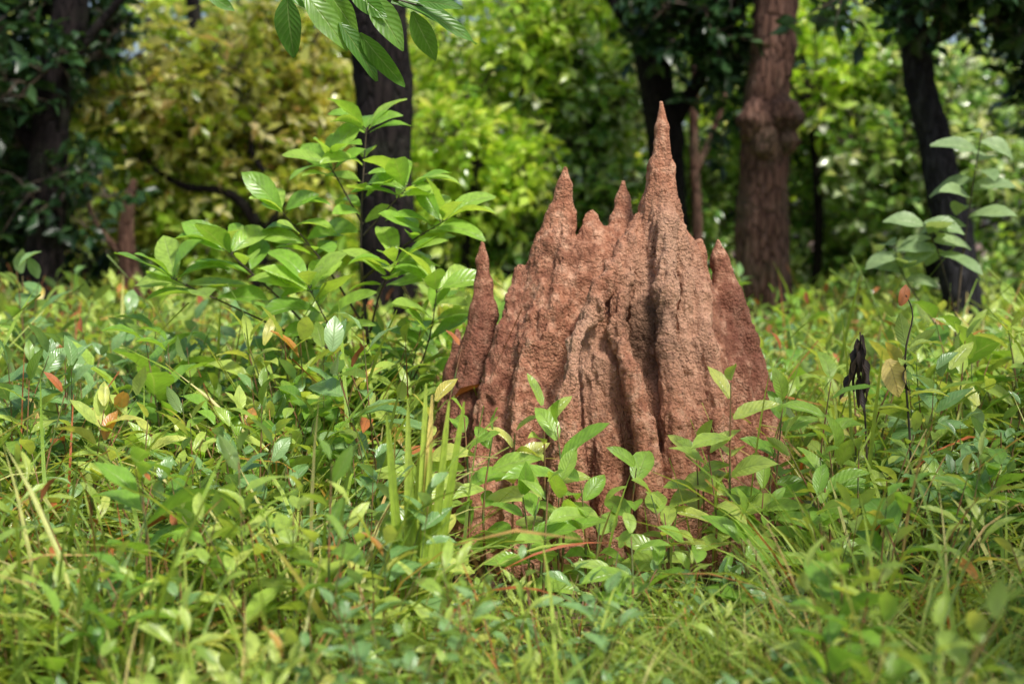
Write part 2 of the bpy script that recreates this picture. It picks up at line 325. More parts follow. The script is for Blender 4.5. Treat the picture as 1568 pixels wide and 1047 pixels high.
def band(name,pal,x0,x1,y0,y1,z0,z1,n,seed,s=(1.0,1.9),gap=.02):
    rr=random.Random(seed); P=[]
    while len(P)<n:
        x,y,z=rr.uniform(x0,x1),rr.uniform(y0,y1),rr.uniform(z0,z1)
        if mnoise.noise(Vector((x*.55,y*.4,z*.7+seed)))<gap-.28: continue
        P.append((x,y,z))
    g=np.random.default_rng(seed)
    return scatter(name,P,np.stack([g.normal(0,.4,n),g.normal(0,.4,n),g.uniform(0,6.28,n)],1),g.uniform(s[0],s[1],n),g.integers(0,5,n),CL[pal])
band('distant_forest','lime',-7,9,19,22,.3,4.8,230,51,s=(1.1,1.8),gap=.25)
band('distant_forest','yellow',-10,3,19.5,23,.3,5.0,150,52,s=(1.1,1.8),gap=.25)
band('distant_forest','blue',-11,15,22,26,.3,6.2,320,53,s=(1.4,2.2),gap=.2)
band('distant_forest','dark',-16,18,27,30,.2,6.0,190,54,s=(2.4,3.4),gap=.12)
band('forest_understory','blue',-8,8.5,14.5,19,.15,.95,240,55,s=(.9,1.3),gap=.14)
band('forest_understory','lime',-8,8.5,13.5,19,.15,.8,200,56,s=(.7,1.2),gap=.14)

# ---------------------------------------------------------------- ground
def ground():
    n=160; xs=np.sign(np.linspace(-1,1,n))*np.abs(np.linspace(-1,1,n))**3*300; X,Y=np.meshgrid(xs,xs+6,indexing='ij')
    v=[];f=[]
    for i in range(n):
        for j in range(n):
            x,y=X[i,j],Y[i,j]
            v.append((x,y,0.03*mnoise.noise(Vector((x*.8,y*.8,0)))+.012*mnoise.noise(Vector((x*4,y*4,3)))))
    for i in range(n-1):
        for j in range(n-1): a=i*n+j; f.append((a,a+n,a+n+1,a+1))
    me=bpy.data.meshes.new('ground'); me.from_pydata(v,[],f); me.polygons.foreach_set('use_smooth',[True]*len(f))
    b=NB('forest_soil'); c=b.coords(); n1=b.noise(c,1.2,5); n2=b.noise(c,28,6,.7)
    col=b.ramp(n2,[(.3,(.06,.035,.025)),(.55,(.19,.115,.085)),(.75,(.36,.24,.18))])
    col=b.mix(b.ramp(n1,[(.5,0.0),(.65,.6)]),col,(.05,.07,.02,1))
    p=b.n('ShaderNodeBsdfPrincipled'); b.l(col,p.inputs[0]); p.inputs['Roughness'].default_value=.95
    b.l(b.bump(n2,.03,.8),p.inputs['Normal']); b.l(p.outputs[0],b.out.inputs[0]); me.materials.append(b.m)
    o=bpy.data.objects.new('ground',me); sc.collection.objects.link(o)
ground()

# ---------------------------------------------------------------- termite mound (implicit surface)
def build_mound():
    CH=[
    [(.625,6.02,1.905,.010),(.630,6.02,1.80,.029),(.628,6.01,1.62,.056),(.62,5.99,1.46,.086),(.62,5.97,1.30,.118),(.63,5.93,1.0,.15),(.66,5.88,.6,.19),(.68,5.84,.1,.26),(.68,5.82,-.1,.28)],
    [(.53,5.97,1.42,.026),(.48,5.88,1.33,.034),(.404,5.77,1.22,.038),(.32,5.67,1.05,.038),(.252,5.57,.93,.036),(.216,5.53,.68,.048),(.217,5.46,.36,.07),(.23,5.42,.05,.11)],
    [(.50,5.9,1.32,.028),(.456,5.77,1.17,.034),(.42,5.66,.98,.034),(.46,5.58,.81,.034),(.52,5.53,.61,.038),(.543,5.46,.34,.052),(.54,5.42,.05,.08)],
    [(.655,5.94,1.50,.028),(.63,5.86,1.40,.04),(.62,5.73,1.11,.045),(.615,5.66,.90,.038),(.648,5.58,.62,.052),(.664,5.51,.33,.065),(.67,5.48,.03,.09)],
    [(.70,5.92,1.38,.025),(.705,5.83,1.15,.033),(.70,5.77,.92,.033),(.735,5.71,.62,.043),(.75,5.63,.3,.06),(.75,5.6,0,.08)],
    [(.727,6.0,1.355,.02),(.744,5.96,1.29,.034),(.775,5.86,1.10,.040),(.785,5.77,.87,.045),(.817,5.69,.59,.058),(.834,5.63,.31,.075),(.84,5.59,.0,.10)],
    [(.79,6.02,1.32,.018),(.785,6.02,1.27,.032),(.78,6.0,1.15,.05),(.79,6.0,.9,.09),(.82,6.0,.5,.14)],
    [(.885,6.12,1.325,.010),(.890,6.12,1.25,.034),(.925,6.11,1.10,.062),(.975,6.08,.90,.080),(1.03,6.04,.65,.10),(1.055,6.0,.4,.125),(1.06,5.95,-.02,.165)],
    [(.92,6.01,1.0,.02),(.95,5.92,.8,.035),(.975,5.86,.55,.045),(.98,5.78,.25,.06),(.98,5.72,0,.08)],
    [(1.05,5.87,.50,.02),(1.075,5.82,.40,.04),(1.10,5.77,.25,.06),(1.11,5.72,.0,.09)],
    [(.226,6.08,1.635,.010),(.222,6.08,1.55,.034),(.205,6.06,1.43,.060),(.175,6.03,1.295,.084),(.125,5.98,1.1,.10),(.07,5.91,.85,.115),(.02,5.83,.55,.14),(.0,5.76,.26,.17),(.0,5.72,-.02,.2)],
    [(.235,6.0,1.42,.02),(.215,5.91,1.25,.03),(.18,5.83,1.05,.034),(.135,5.75,.82,.04),(.13,5.67,.55,.05),(.13,5.59,.25,.07),(.13,5.54,0,.09)],
    [(.335,6.08,1.43,.028),(.34,6.05,1.33,.06),(.32,6.0,1.1,.11),(.3,5.93,.7,.16),(.3,5.88,.2,.22)],
    [(.482,6.2,1.58,.011),(.48,6.19,1.51,.030),(.475,6.15,1.4,.048),(.47,6.12,1.2,.08),(.45,6.1,.6,.2)],
    [(-.128,6.1,1.315,.010),(-.128,6.1,1.24,.026),(-.122,6.1,1.14,.040),(-.125,6.08,1.02,.058),(-.150,6.03,.8,.086),(-.18,5.98,.55,.115),(-.20,5.92,.25,.14),(-.2,5.9,-.02,.16)],
    [(-.235,6.1,.94,.012),(-.235,6.1,.88,.024),(-.25,6.06,.75,.047),(-.27,6.02,.5,.070),(-.29,5.96,.2,.09),(-.29,5.94,-.02,.10)],
    [(.03,6.01,1.20,.022),(.01,5.97,1.10,.032),(-.03,5.89,.95,.038),(-.08,5.80,.71,.05),(-.115,5.72,.45,.065),(-.13,5.65,.1,.085)],
    [(.10,5.86,1.02,.03),(.075,5.77,.90,.036),(.04,5.68,.67,.046),(.04,5.59,.4,.065),(.04,5.53,.05,.085)],
    [(.37,5.66,.72,.02),(.375,5.58,.5,.032),(.385,5.51,.25,.05),(.39,5.47,.02,.08)],
    [(.45,6.1,1.25,.14),(.45,6.08,1.05,.22),(.45,6.05,.8,.32),(.43,6.05,.4,.42),(.42,6.05,0,.5)],
    [(.54,5.98,1.22,.14),(.55,5.91,.92,.18),(.58,5.86,.6,.23),(.60,5.80,.2,.27),(.6,5.8,0,.28)],
    [(.40,5.87,1.12,.08),(.355,5.79,.95,.098),(.36,5.74,.78,.11),(.38,5.68,.5,.115),(.38,5.64,.1,.135)],
    [(.30,6.0,1.2,.13),(.17,5.97,.92,.19),(.13,5.90,.5,.24),(.12,5.84,.1,.28)],
    [(.75,6.03,1.05,.13),(.80,6.0,.6,.22),(.8,6.0,.1,.3)],
    [(.08,6.05,.95,.12),(.05,6.0,.5,.2),(.05,6.0,0,.27)],
    [(-.12,6.1,.9,.05),(-.06,6.05,.5,.15)],
    [(.2,6.35,1.25,.02),(.18,6.4,1.0,.08),(.12,6.5,.5,.14),(.1,6.6,0,.2)],
    [(.6,6.3,1.35,.03),(.65,6.4,1.0,.1),(.7,6.55,.5,.15),(.75,6.65,0,.2)],
    [(-.05,6.3,.9,.03),(-.1,6.35,.5,.12),(-.15,6.4,0,.18)],
    [(.95,6.3,.8,.04),(1.0,6.35,.4,.12),(1.02,6.4,0,.17)],
    ]
    h=.0075; lo=np.array([-.62,5.15,-.07]); hi=np.array([1.42,7.05,1.98]); N=((hi-lo)/h).astype(int)
    F=np.full(N,.5,np.float32)
    ax=[lo[i]+h*np.arange(N[i],dtype=np.float32) for i in range(3)]
    def seg(a,b,k):
        a=np.array(a,np.float32);b=np.array(b,np.float32); pad=.12
        mn=np.minimum(a[:3]-a[3],b[:3]-b[3])-pad; mx=np.maximum(a[:3]+a[3],b[:3]+b[3])+pad
        i0=np.clip(((mn-lo)/h).astype(int),0,N); i1=np.clip(((mx-lo)/h).astype(int)+1,0,N)
        if (i1<=i0).any(): return
        x=ax[0][i0[0]:i1[0],None,None];y=ax[1][None,i0[1]:i1[1],None];z=ax[2][None,None,i0[2]:i1[2]]
        d=b[:3]-a[:3]; L2=float(d@d)
        t=np.clip(((x-a[0])*d[0]+(y-a[1])*d[1]+(z-a[2])*d[2])/L2,0,1)
        D=np.sqrt((x-a[0]-t*d[0])**2+(y-a[1]-t*d[1])**2+(z-a[2]-t*d[2])**2)-(a[3]+t*(b[3]-a[3]))
        S=F[i0[0]:i1[0],i0[1]:i1[1],i0[2]:i1[2]]
        q=np.maximum(k-np.abs(S-D),0)/k
        S[...]=np.minimum(S,D)-q*q*k*.25
    for c in CH:
        for a,b in zip(c[:-1],c[1:]): seg(a,b,.030 if min(a[3],b[3])>.03 else .02)
    S=F<0
    c000=S[:-1,:-1,:-1]; cnt=np.zeros(c000.shape,np.int8)
    for dx in (0,1):
        for dy in (0,1):
            for dz in (0,1): cnt+=S[dx:N[0]-1+dx,dy:N[1]-1+dy,dz:N[2]-1+dz]
    act=(cnt>0)&(cnt<8); I=np.argwhere(act); idx=np.full(act.shape,-1,np.int64); idx[act]=np.arange(len(I))
    pos=np.zeros((len(I),3));c=np.zeros(len(I))
    for axis in range(3):
        o=[k for k in range(3) if k!=axis]
        for p in (0,1):
            for q in (0,1):
                s0=np.zeros(3,int);s0[o[0]]=p;s0[o[1]]=q;s1=s0.copy();s1[axis]=1
                A=F[tuple((I+s0).T)];B=F[tuple((I+s1).T)]; m=(A<0)!=(B<0)
                t=np.where(m,A/np.where(m,A-B,1),0); pt=s0[None,:].astype(float)+np.zeros((len(I),3)); pt[:,axis]+=t
                pos+=pt*m[:,None]; c+=m
    V=lo+(I+pos/c[:,None])*h
    faces=[]
    for axis in range(3):
        o1,o2=(axis+1)%3,(axis+2)%3
        sl0=[slice(None)]*3;sl1=[slice(None)]*3; sl0[axis]=slice(0,-1);sl1[axis]=slice(1,None)
        E=np.argwhere(S[tuple(sl0)]!=S[tuple(sl1)])
        E=E[(E[:,o1]>0)&(E[:,o2]>0)&(E[:,o1]<N[o1]-1)&(E[:,o2]<N[o2]-1)]
        ins=S[tuple(E.T)]
        u=np.zeros(3,int);u[o1]=1;w=np.zeros(3,int);w[o2]=1
        q=np.stack([idx[tuple((E-u-w).T)],idx[tuple((E-w).T)],idx[tuple(E.T)],idx[tuple((E-u).T)]],1)
        q[~ins]=q[~ins][:,::-1]; faces.append(q)
    Fc=np.concatenate(faces); Fc=Fc[(Fc>=0).all(1)]
    me=bpy.data.meshes.new('termite_mound'); me.from_pydata(V.tolist(),[],Fc.tolist()); me.update()
    def normals():
        a=np.zeros(len(V)*3,np.float32); me.vertices.foreach_get('normal',a) ; return a.reshape(-1,3)
    R=np.random.default_rng(5).uniform(-1,1,(64,64,64))
    def vn(P):
        i=np.floor(P).astype(int);f=P-i;f=f*f*(3-2*f);r=0
        for a in (0,1):
            for b in (0,1):
                for d in (0,1):
                    w=(f[:,0] if a else 1-f[:,0])*(f[:,1] if b else 1-f[:,1])*(f[:,2] if d else 1-f[:,2])
                    r=r+w*R[(i[:,0]+a)%64,(i[:,1]+b)%64,(i[:,2]+d)%64]
        return r
    def disp(d):
        nonlocal V
        V=V+normals()*d[:,None]; me.vertices.foreach_set('co',V.astype(np.float32).ravel()); me.update()
    tips=np.array([c[0][:3] for c in CH if c[0][3]<.0125]); dt=np.min(np.linalg.norm(V[:,None,:]-tips[None],axis=2),axis=1)
    low=np.clip(dt/.40,.12,1)*np.clip((2.0-V[:,2])/.5,.3,1)
    W=V.copy(); W[:,0]+=.05*vn(V*3.1); W[:,1]+=.05*vn(V*3.1+9)
    fl=.5-np.abs(vn(W*np.array([13,13,1.1])))*2.0
    disp((.013*fl+.008*vn(V*np.array([6,6,2.0])+3))*low)
    W2=V.copy(); W2[:,0]+=.025*vn(V*7); W2[:,1]+=.025*vn(V*7+4)
    rid=.5-np.abs(vn(W2*np.array([30,30,1.9])+7))*2
    rid2=.5-np.abs(vn(W2*np.array([62,62,6])+17))*2
    disp((.010*rid+.004*rid2)*np.clip(low+.08,0,1)+.004*vn(V*np.array([20,20,12]))*low)
    patch=np.clip(vn(V*5+11)*1.5+.6,0.2,1)
    disp((.0035*vn(V*np.array([58,58,42]))+.003*vn(V*85+5)-.008*patch*np.clip(vn(V*42+2)-.15,0,1)*1.8)*np.clip(low+.25,0,1))
    me.polygons.foreach_set('use_smooth',[True]*len(me.polygons))
    b=NB('termite_clay'); cc=b.coords()
    n1=b.noise(cc,2.6,5,.6); n2=b.noise(cc,17,6,.65); n3=b.noise(b.coords((1,1,.10)),32,4,.6)
    col=b.ramp(n2,[(.28,(.31,.115,.060)),(.5,(.54,.255,.150)),(.72,(.78,.47,.31))])
    col=b.mix(b.math('MULTIPLY',b.ramp(n3,[(.47,0.0),(.64,1.0)]),.5),col,(.24,.085,.048,1))
    col=b.mix(b.math('MULTIPLY',b.ramp(n1,[(.48,0.0),(.62,1.0)]),.35),col,(.30,.15,.08,1))
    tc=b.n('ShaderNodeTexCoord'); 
    def stain_shade_mask(cx,cy,cz,r,stz=1.0):
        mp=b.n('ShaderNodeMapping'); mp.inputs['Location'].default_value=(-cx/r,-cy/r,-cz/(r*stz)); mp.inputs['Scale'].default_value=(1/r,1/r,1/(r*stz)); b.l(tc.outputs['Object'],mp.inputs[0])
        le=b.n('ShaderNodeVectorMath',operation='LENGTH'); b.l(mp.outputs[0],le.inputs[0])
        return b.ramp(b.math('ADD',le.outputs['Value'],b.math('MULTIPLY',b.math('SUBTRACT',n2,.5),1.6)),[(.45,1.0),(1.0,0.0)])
    col=b.mix(b.math('MULTIPLY',stain_shade_mask(.66,5.75,1.15,.26,2.4),.4),col,(.82,.53,.36,1))
    col=b.mix(b.math('MULTIPLY',stain_shade_mask(.28,5.60,.90,.17,1.8),.4),col,(.82,.53,.36,1))
    col=b.mix(b.math('MULTIPLY',stain_shade_mask(.54,5.70,.97,.14,1.7),.8),col,(.085,.048,.027,1))
    col=b.mix(b.math('MULTIPLY',stain_shade_mask(-.1,6.0,.7,.38,1.8),.65),col,(.17,.06,.040,1))  # painted shade: left flank darkened in the clay colour
    col=b.mix(b.math('MULTIPLY',stain_shade_mask(1.02,6.0,.95,.26,2.2),.65),col,(.16,.055,.038,1))  # shade on the right spire, painted into its colour
    col=b.mix(b.math('MULTIPLY',stain_shade_mask(.24,6.0,1.22,.18,1.1),.5),col,(.16,.07,.042,1))  # darker tone between the left and main spires
    vo=b.n('ShaderNodeTexVoronoi',feature='SMOOTH_F1'); vo.inputs['Scale'].default_value=85; vo.inputs['Smoothness'].default_value=.3
    b.l(b.warp(cc,40,.02),vo.inputs['Vector'])
    n5=b.noise(cc,220,3,.7); n6=b.noise(b.coords((1,1,.55)),62,4,.65)
    pz=b.ramp(n1,[(.38,.5),(.56,1.0)])
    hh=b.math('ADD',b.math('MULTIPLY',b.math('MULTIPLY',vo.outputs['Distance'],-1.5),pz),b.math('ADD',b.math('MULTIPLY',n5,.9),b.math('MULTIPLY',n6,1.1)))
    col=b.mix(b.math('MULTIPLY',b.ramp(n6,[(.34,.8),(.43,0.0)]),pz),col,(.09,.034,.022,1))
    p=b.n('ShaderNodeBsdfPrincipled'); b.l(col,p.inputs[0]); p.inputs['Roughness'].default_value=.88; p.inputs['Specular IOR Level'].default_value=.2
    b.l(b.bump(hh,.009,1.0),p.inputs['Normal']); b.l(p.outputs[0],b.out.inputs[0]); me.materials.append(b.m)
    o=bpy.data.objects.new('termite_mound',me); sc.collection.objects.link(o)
build_mound()

# ---------------------------------------------------------------- undergrowth variants
def seedling(mb,h,nst,lsz,spread,rr,x=0,y=0,gapz=.045,wide=.42,droop=.7,start=.2,stem=.004,n=4,shape=.85,face=0):
    for s in range(nst):
        a=rr.uniform(0,6.28); hh=h*rr.uniform(.65,1.0); r=spread*rr.uniform(.3,1)
        b=Vector((x+math.cos(a)*.03*nst**.5,y+math.sin(a)*.03*nst**.5,-.02)); tip=Vector((x+math.cos(a)*r,y+math.sin(a)*r,hh)); mid=b.lerp(tip,.5)+Vector((math.cos(a)*-.03,math.sin(a)*-.03,.04))
        bend=Vector((rr.uniform(-.03,.03),rr.uniform(-.03,.03),0))
        mb.tube([b,mid+bend,tip],[stem,stem*.8,stem*.35],4,sub=3)
        k=int(hh*(1-start)/gapz); ang=rr.uniform(0,6)
        base_t=rr.random()
        for i in range(k+1):
            t=start+(1-start)*i/max(k,1); p=(b.lerp(mid+bend,t*2) if t<.5 else (mid+bend).lerp(tip,t*2-1))
            ang+=2.4+rr.uniform(-.3,.3); el=.15+.75*t**3+rr.uniform(-.25,.3)
            d=(math.cos(ang)*math.cos(el),math.sin(ang)*math.cos(el),math.sin(el))
            L=lsz*(1.05-.40*t**4)*rr.uniform(.7,1.15)*(.8 if t<.35 else 1)
            tn=min(.92,max(0,.5*base_t+.45*rr.random()+.12*t-.1)) if rr.random()>.012 else 1.05
            pet=p+Vector(d)*.012
            mb.leaf(pet,d,L,L*wide*rr.uniform(.85,1.15),curl=droop*rr.uniform(.3,1.4),fold=rr.uniform(.1,.5),tint=tn,n=n,shape=shape,up=(rr.gauss(0,.25),rr.gauss(-face,.25),1))
def grass(mb,nb,h,spread,rr,w=.007,bend=1.3,n=5,mi=0,lean=.35):
    for i in range(nb):
        a=rr.uniform(0,6.28); r=rr.uniform(0,spread)
        b=(math.cos(a)*r,math.sin(a)*r,-.01); a2=a+rr.uniform(-.8,.8); el=1.45-rr.uniform(0,lean)*1.6
        L=h*rr.uniform(.5,1.1)
        mb.leaf(b,(math.cos(a2)*math.cos(el),math.sin(a2)*math.cos(el),math.sin(el)),L,w*rr.uniform(.7,1.4),curl=bend*rr.uniform(.3,1.3),fold=.25,n=n,mi=mi,shape=.75,sharp=.5,wav=0.003)
UG=bpy.data.collections.new('undergrowth_variants')
def addv(i,name,fn,mats):
    rr=random.Random(900+i); random.seed(900+i); mb=MB(); fn(mb,rr)
    o=bpy.data.objects.new(f'v{i:02d}_{name}',mb.mesh(name,mats)); UG.objects.link(o)
ml=[M_leaf,M_stem,M_grass]; md=[M_leafd,M_stem,M_grass]; mg=[M_grass,M_stem]
addv(0,'herb',lambda m,r:seedling(m,.72,4,.155,.22,r,gapz=.062),ml)
addv(1,'herb',lambda m,r:seedling(m,.62,5,.12,.26,r,gapz=.05),ml)
addv(2,'herb',lambda m,r:seedling(m,.68,4,.18,.2,r,wide=.33,gapz=.07),ml)
addv(3,'herb',lambda m,r:seedling(m,.55,6,.105,.26,r,gapz=.046,wide=.5),md)
addv(4,'herb',lambda m,r:seedling(m,.75,3,.17,.18,r,wide=.48,gapz=.07),md)
addv(5,'herb',lambda m,r:seedling(m,.6,5,.16,.24,r,wide=.25,gapz=.05,droop=1.1),ml)
addv(6,'herb',lambda m,r:(seedling(m,.6,4,.14,.22,r,gapz=.055),grass(m,16,.75,.15,r,w=.008,mi=2)),ml)
addv(7,'grass',lambda m,r:grass(m,42,.55,.14,r,w=.007),mg)
addv(8,'grass',lambda m,r:grass(m,60,.40,.19,r,w=.005,bend=1.8,lean=.5),mg)
addv(9,'grass',lambda m,r:grass(m,26,.80,.1,r,w=.012,bend=1.5),mg)
addv(10,'lowherb',lambda m,r:seedling(m,.22,6,.085,.2,r,gapz=.035,wide=.5,start=.1,stem=.0025),ml)
addv(11,'lowherb',lambda m,r:seedling(m,.28,5,.105,.18,r,gapz=.045,wide=.42,start=.1,stem=.0025),md)
addv(12,'broadherb',lambda m,r:seedling(m,.66,3,.20,.2,r,wide=.55,gapz=.085,droop=.9,start=.3),[M_hero,M_stem])
addv(13,'drystems',lambda m,r:(grass(m,7,.75,.08,r,w=.005,bend=.8),seedling(m,.6,2,.10,.2,r,gapz=.14,wide=.4)),[M_brn,M_stem])

def inmound(x,y,m=0.0):
    return ((x-.42)/(.80+m))**2+((y-6.05)/(.62+m))**2<1
P=[];RT=[];SCL=[];IX=[]
rr=random.Random(77)
def addp(x,y,i,s):
    P.append((x,y,0.0)); RT.append((rr.gauss(0,.10),rr.gauss(0,.10),rr.uniform(0,6.28))); SCL.append(s); IX.append(i)
def target_h(x,y):
    h=min(.74,max(.30,.30+.115*(y-2.1)))
    h*=1+.28*mnoise.noise(Vector((x*.9,y*.9,5)))
    lim=10
    if -.42<x*5.6/max(y,.1)<1.24 and y<5.9:
        lim=max(.14,(1.35-(1.24/5.55)*y)*.80)
        if y>4.6: lim=min(lim,.23)
        if y<3.4: lim=min(lim,.42)
    return min(h,lim),lim
hts=[.72,.62,.68,.55,.75,.6,.6,.5,.36,.66,.22,.28,.66,.66]
y=1.8
while y<19:
    dens=40 if y<4.5 else (28 if y<8 else (14 if y<12 else 7))
    dy=.25; wid=.40*y+1.4; n=int(dens*2*wid*dy)
    for _ in range(n):
        x=rr.uniform(-wid,wid); yy=y+rr.uniform(0,dy)
        if inmound(x,yy): continue
        if (x-.08)**2+(yy-5.10)**2<.33**2 and rr.random()<.8: continue
        h,lim=target_h(x,yy)
        u=rr.random()
        if lim<.3: i=rr.choice([10,11,8,8,7,10,8,1,13])
        elif lim<.5: i=rr.choice([10,11,8,7,3,1,8,9,5,7,8])
        elif yy<4.2: i=rr.choice([10,11,8,8,8,7,7,3,1,1,6,9,9,5,0,2,12])
        else:
            gz=mnoise.noise(Vector((x*.8,yy*.8,20)))
            i=rr.choice([7,8,9,9,7]) if u<.34+.35*gz else (rr.choice([10,11]) if u>.95 else (rr.choice([0,1,2,5,6,6,12]) if mnoise.noise(Vector((x*.7,yy*.7,9)))+rr.gauss(0,.15)>-.15 else rr.choice([3,4,3,4,0,12])))
            if rr.random()<.045: i=13
        s=h/hts[i]*rr.uniform(.72,1.32) if i<10 or i>11 else rr.uniform(.8,1.4)
        if i in (7,8,9,13) and lim>1: s*=1.2
        if i in(10,11) and lim<.3: s=min(s,lim/hts[i]*1.1)
        s=min(s,1.6)
        if lim>1 and i<7 and rr.random()<.10: s*=1.2
        addp(x,yy,i,s)
    y+=dy
scatter('undergrowth',P,RT,SCL,IX,UG)
print('undergrowth',len(P))

LC=bpy.data.collections.new('litter_variants')
for k in range(4):
    random.seed(k+50); mb=MB(); mb.leaf((0,0,0),(1,0,.15),.11,.055,curl=random.uniform(-1,1.8),fold=random.uniform(0,.7),wav=.07)
    LC.objects.link(bpy.data.objects.new(f'litter{k}',mb.mesh(f'litter{k}',[M_litter])))
g=np.random.default_rng(8); n=1200
xy=np.stack([g.uniform(-2.6,2.8,n),g.uniform(2.4,6.5,n)],1); xy=[q for q in xy if not inmound(q[0],q[1])]; n=len(xy)
scatter('leaf_litter',[(q[0],q[1],.03) for q in xy],np.stack([g.normal(0,.4,n),g.normal(0,.4,n),g.uniform(0,6.28,n)],1),g.uniform(.5,1.3,n),g.integers(0,4,n),LC)

# ---------------------------------------------------------------- hero plants
def big_sapling():
    random.seed(4); rr=random.Random(4); mb=MB()
    def stem(pts,r0,tip,L,nl=6,along=3,shape=1.15):
        mb.tube(pts,[r0*(1-.75*i/(len(pts)-1)) for i in range(len(pts))],6,sub=4)
        T=Vector(pts[-1]); Q=Vector(pts[-2]); ax=(T-Q).normalized(); ang=rr.uniform(0,6)
        for i in range(nl+along*2):
            if i<nl: p=T-ax*rr.uniform(0,.03); el=rr.uniform(.15,.9)
            else: p=T.lerp(Q,(.25+.7*((i-nl)/(along*2))) ); el=rr.uniform(-.1,.5)
            ang+=2.25+rr.uniform(-.3,.3)
            d=Vector((math.cos(ang)*math.cos(el),math.sin(ang)*math.cos(el)*.8,math.sin(el)))+ax*.25
            l=L*rr.uniform(.75,1.2)
            mb.tube([p,p+d*.02],[.002,.002],4)
            mb.leaf(p+d*.02,d,l,l*rr.uniform(.42,.54),curl=rr.uniform(.2,1.1),fold=rr.uniform(.1,.45),shape=shape,n=7,wav=.018,sharp=.9,up=(rr.gauss(0,.3),rr.gauss(-.45,.3),1))
    stem([(-.63,6.6,-.03),(-.66,6.6,.7),(-.70,6.6,1.3),(-.67,6.6,1.84)],.011,0,.23,8,5)
    stem([(-.69,6.6,1.15),(-.5,6.55,1.3),(-.30,6.5,1.42)],.007,0,.23,7,4)
    stem([(-.67,6.6,.9),(-.85,6.55,1.2),(-1.05,6.5,1.46)],.007,0,.23,6,4)
    stem([(-.66,6.6,.6),(-1.0,6.5,1.0),(-1.28,6.4,1.28)],.008,0,.25,7,4)
    stem([(-.9,6.5,.85),(-1.3,6.4,1.05),(-1.52,6.35,1.16)],.006,0,.26,6,3)
    stem([(-.66,6.6,.9),(-.6,6.5,1.1),(-.52,6.4,1.22)],.006,0,.23,6,4)
    stem([(-.66,6.6,.5),(-.78,6.4,.85),(-.9,6.3,1.12)],.007,0,.25,7,4)
    stem([(-.63,6.6,.4),(-.4,6.4,.8),(-.33,6.3,1.12)],.006,0,.23,6,4)
    stem([(-.69,6.6,1.4),(-.80,6.6,1.6),(-.84,6.55,1.68)],.005,0,.22,5,2)
    stem([(-.69,6.6,1.35),(-.55,6.6,1.5),(-.47,6.55,1.58)],.005,0,.24,5,3)
    mb.obj('teak_sapling',[M_hero,M_twig],irnd=.9)
big_sapling()
def right_sapling():
    random.seed(14); rr=random.Random(14); mb=MB()
    def st(pts,r,nl,L):
        mb.tube(pts,[r*(1-.7*i/(len(pts)-1)) for i in range(len(pts))],6,sub=4)
        ang=rr.uniform(0,6); A=Vector(pts[-2]);B=Vector(pts[-1])
        for i in range(nl):
            p=A.lerp(B,i/(nl-1)); ang+=2.4; el=rr.uniform(-.25,.4)
            mb.leaf(p,(math.cos(ang),math.sin(ang)*.7,el),L*rr.uniform(.8,1.2),L*.55,curl=rr.uniform(.5,1.2),fold=.25,n=6,shape=.95,up=(rr.gauss(0,.2),-.7,1))
    st([(2.48,8,-.03),(2.50,8,.8),(2.55,8,1.4),(2.62,8,1.92)],.010,11,.26)
    st([(2.50,8,.9),(2.38,7.95,1.25),(2.28,7.9,1.42)],.006,9,.25)
    st([(2.50,8,.7),(2.2,7.95,1.1),(2.12,7.9,1.3)],.006,7,.22)
    mb.obj('slender_sapling',[M_dusty,M_twig])
right_sapling()
def overhang():
    random.seed(9); mb=MB()
    y=5.5
    mb.tube([(-.80,5.6,2.40),(-.70,5.52,2.30),(-.55,5.5,2.27),(-.42,5.5,2.24),(-.34,5.5,2.22)],[.008,.006,.005,.004,.002],6,sub=3)
    mb.tube([(-.80,5.6,2.40),(-.86,5.52,2.33),(-.86,5.5,2.27)],[.007,.005,.003],6,sub=3)
    mb.tube([(-.86,5.52,2.33),(-1.0,5.5,2.33),(-1.17,5.5,2.26)],[.006,.004,.002],6,sub=3)
    for a,b,w,dy in [((-.856,2.26),(-.85,2.03),.115,.02),((-.80,2.28),(-.64,2.05),.10,-.03),((-.66,2.16),(-.525,1.94),.085,.02),((-.55,2.27),(-.43,2.05),.11,-.03),
        ((-.58,2.12),(-.44,1.90),.08,.05),((-.44,2.25),(-.14,2.08),.07,0),((-.38,2.2),(-.31,2.01),.09,.04),((-.36,2.24),(-.20,2.18),.06,-.05),((-.46,2.24),(-.18,2.14),.07,.08),
        ((-.90,2.30),(-.72,2.18),.09,.05),((-.72,2.30),(-.60,2.10),.09,.06),((-1.17,2.27),(-1.08,2.18),.05,0),((-1.0,2.33),(-1.2,2.22),.07,.02),((-.62,2.29),(-.50,2.15),.08,-.05)]:
        A=Vector((a[0],y,a[1]));B=Vector((b[0],y+dy,b[1]))
        mb.leaf2(A,B,w,sag=.04,curl=.35,fold=random.uniform(.15,.45),up=(random.uniform(-.8,.8),-.8,.5),n=8,shape=.95,wav=.03,tint=random.uniform(0,.9))
    mb.obj('overhanging_branch',[M_branch,M_twig])
overhang()
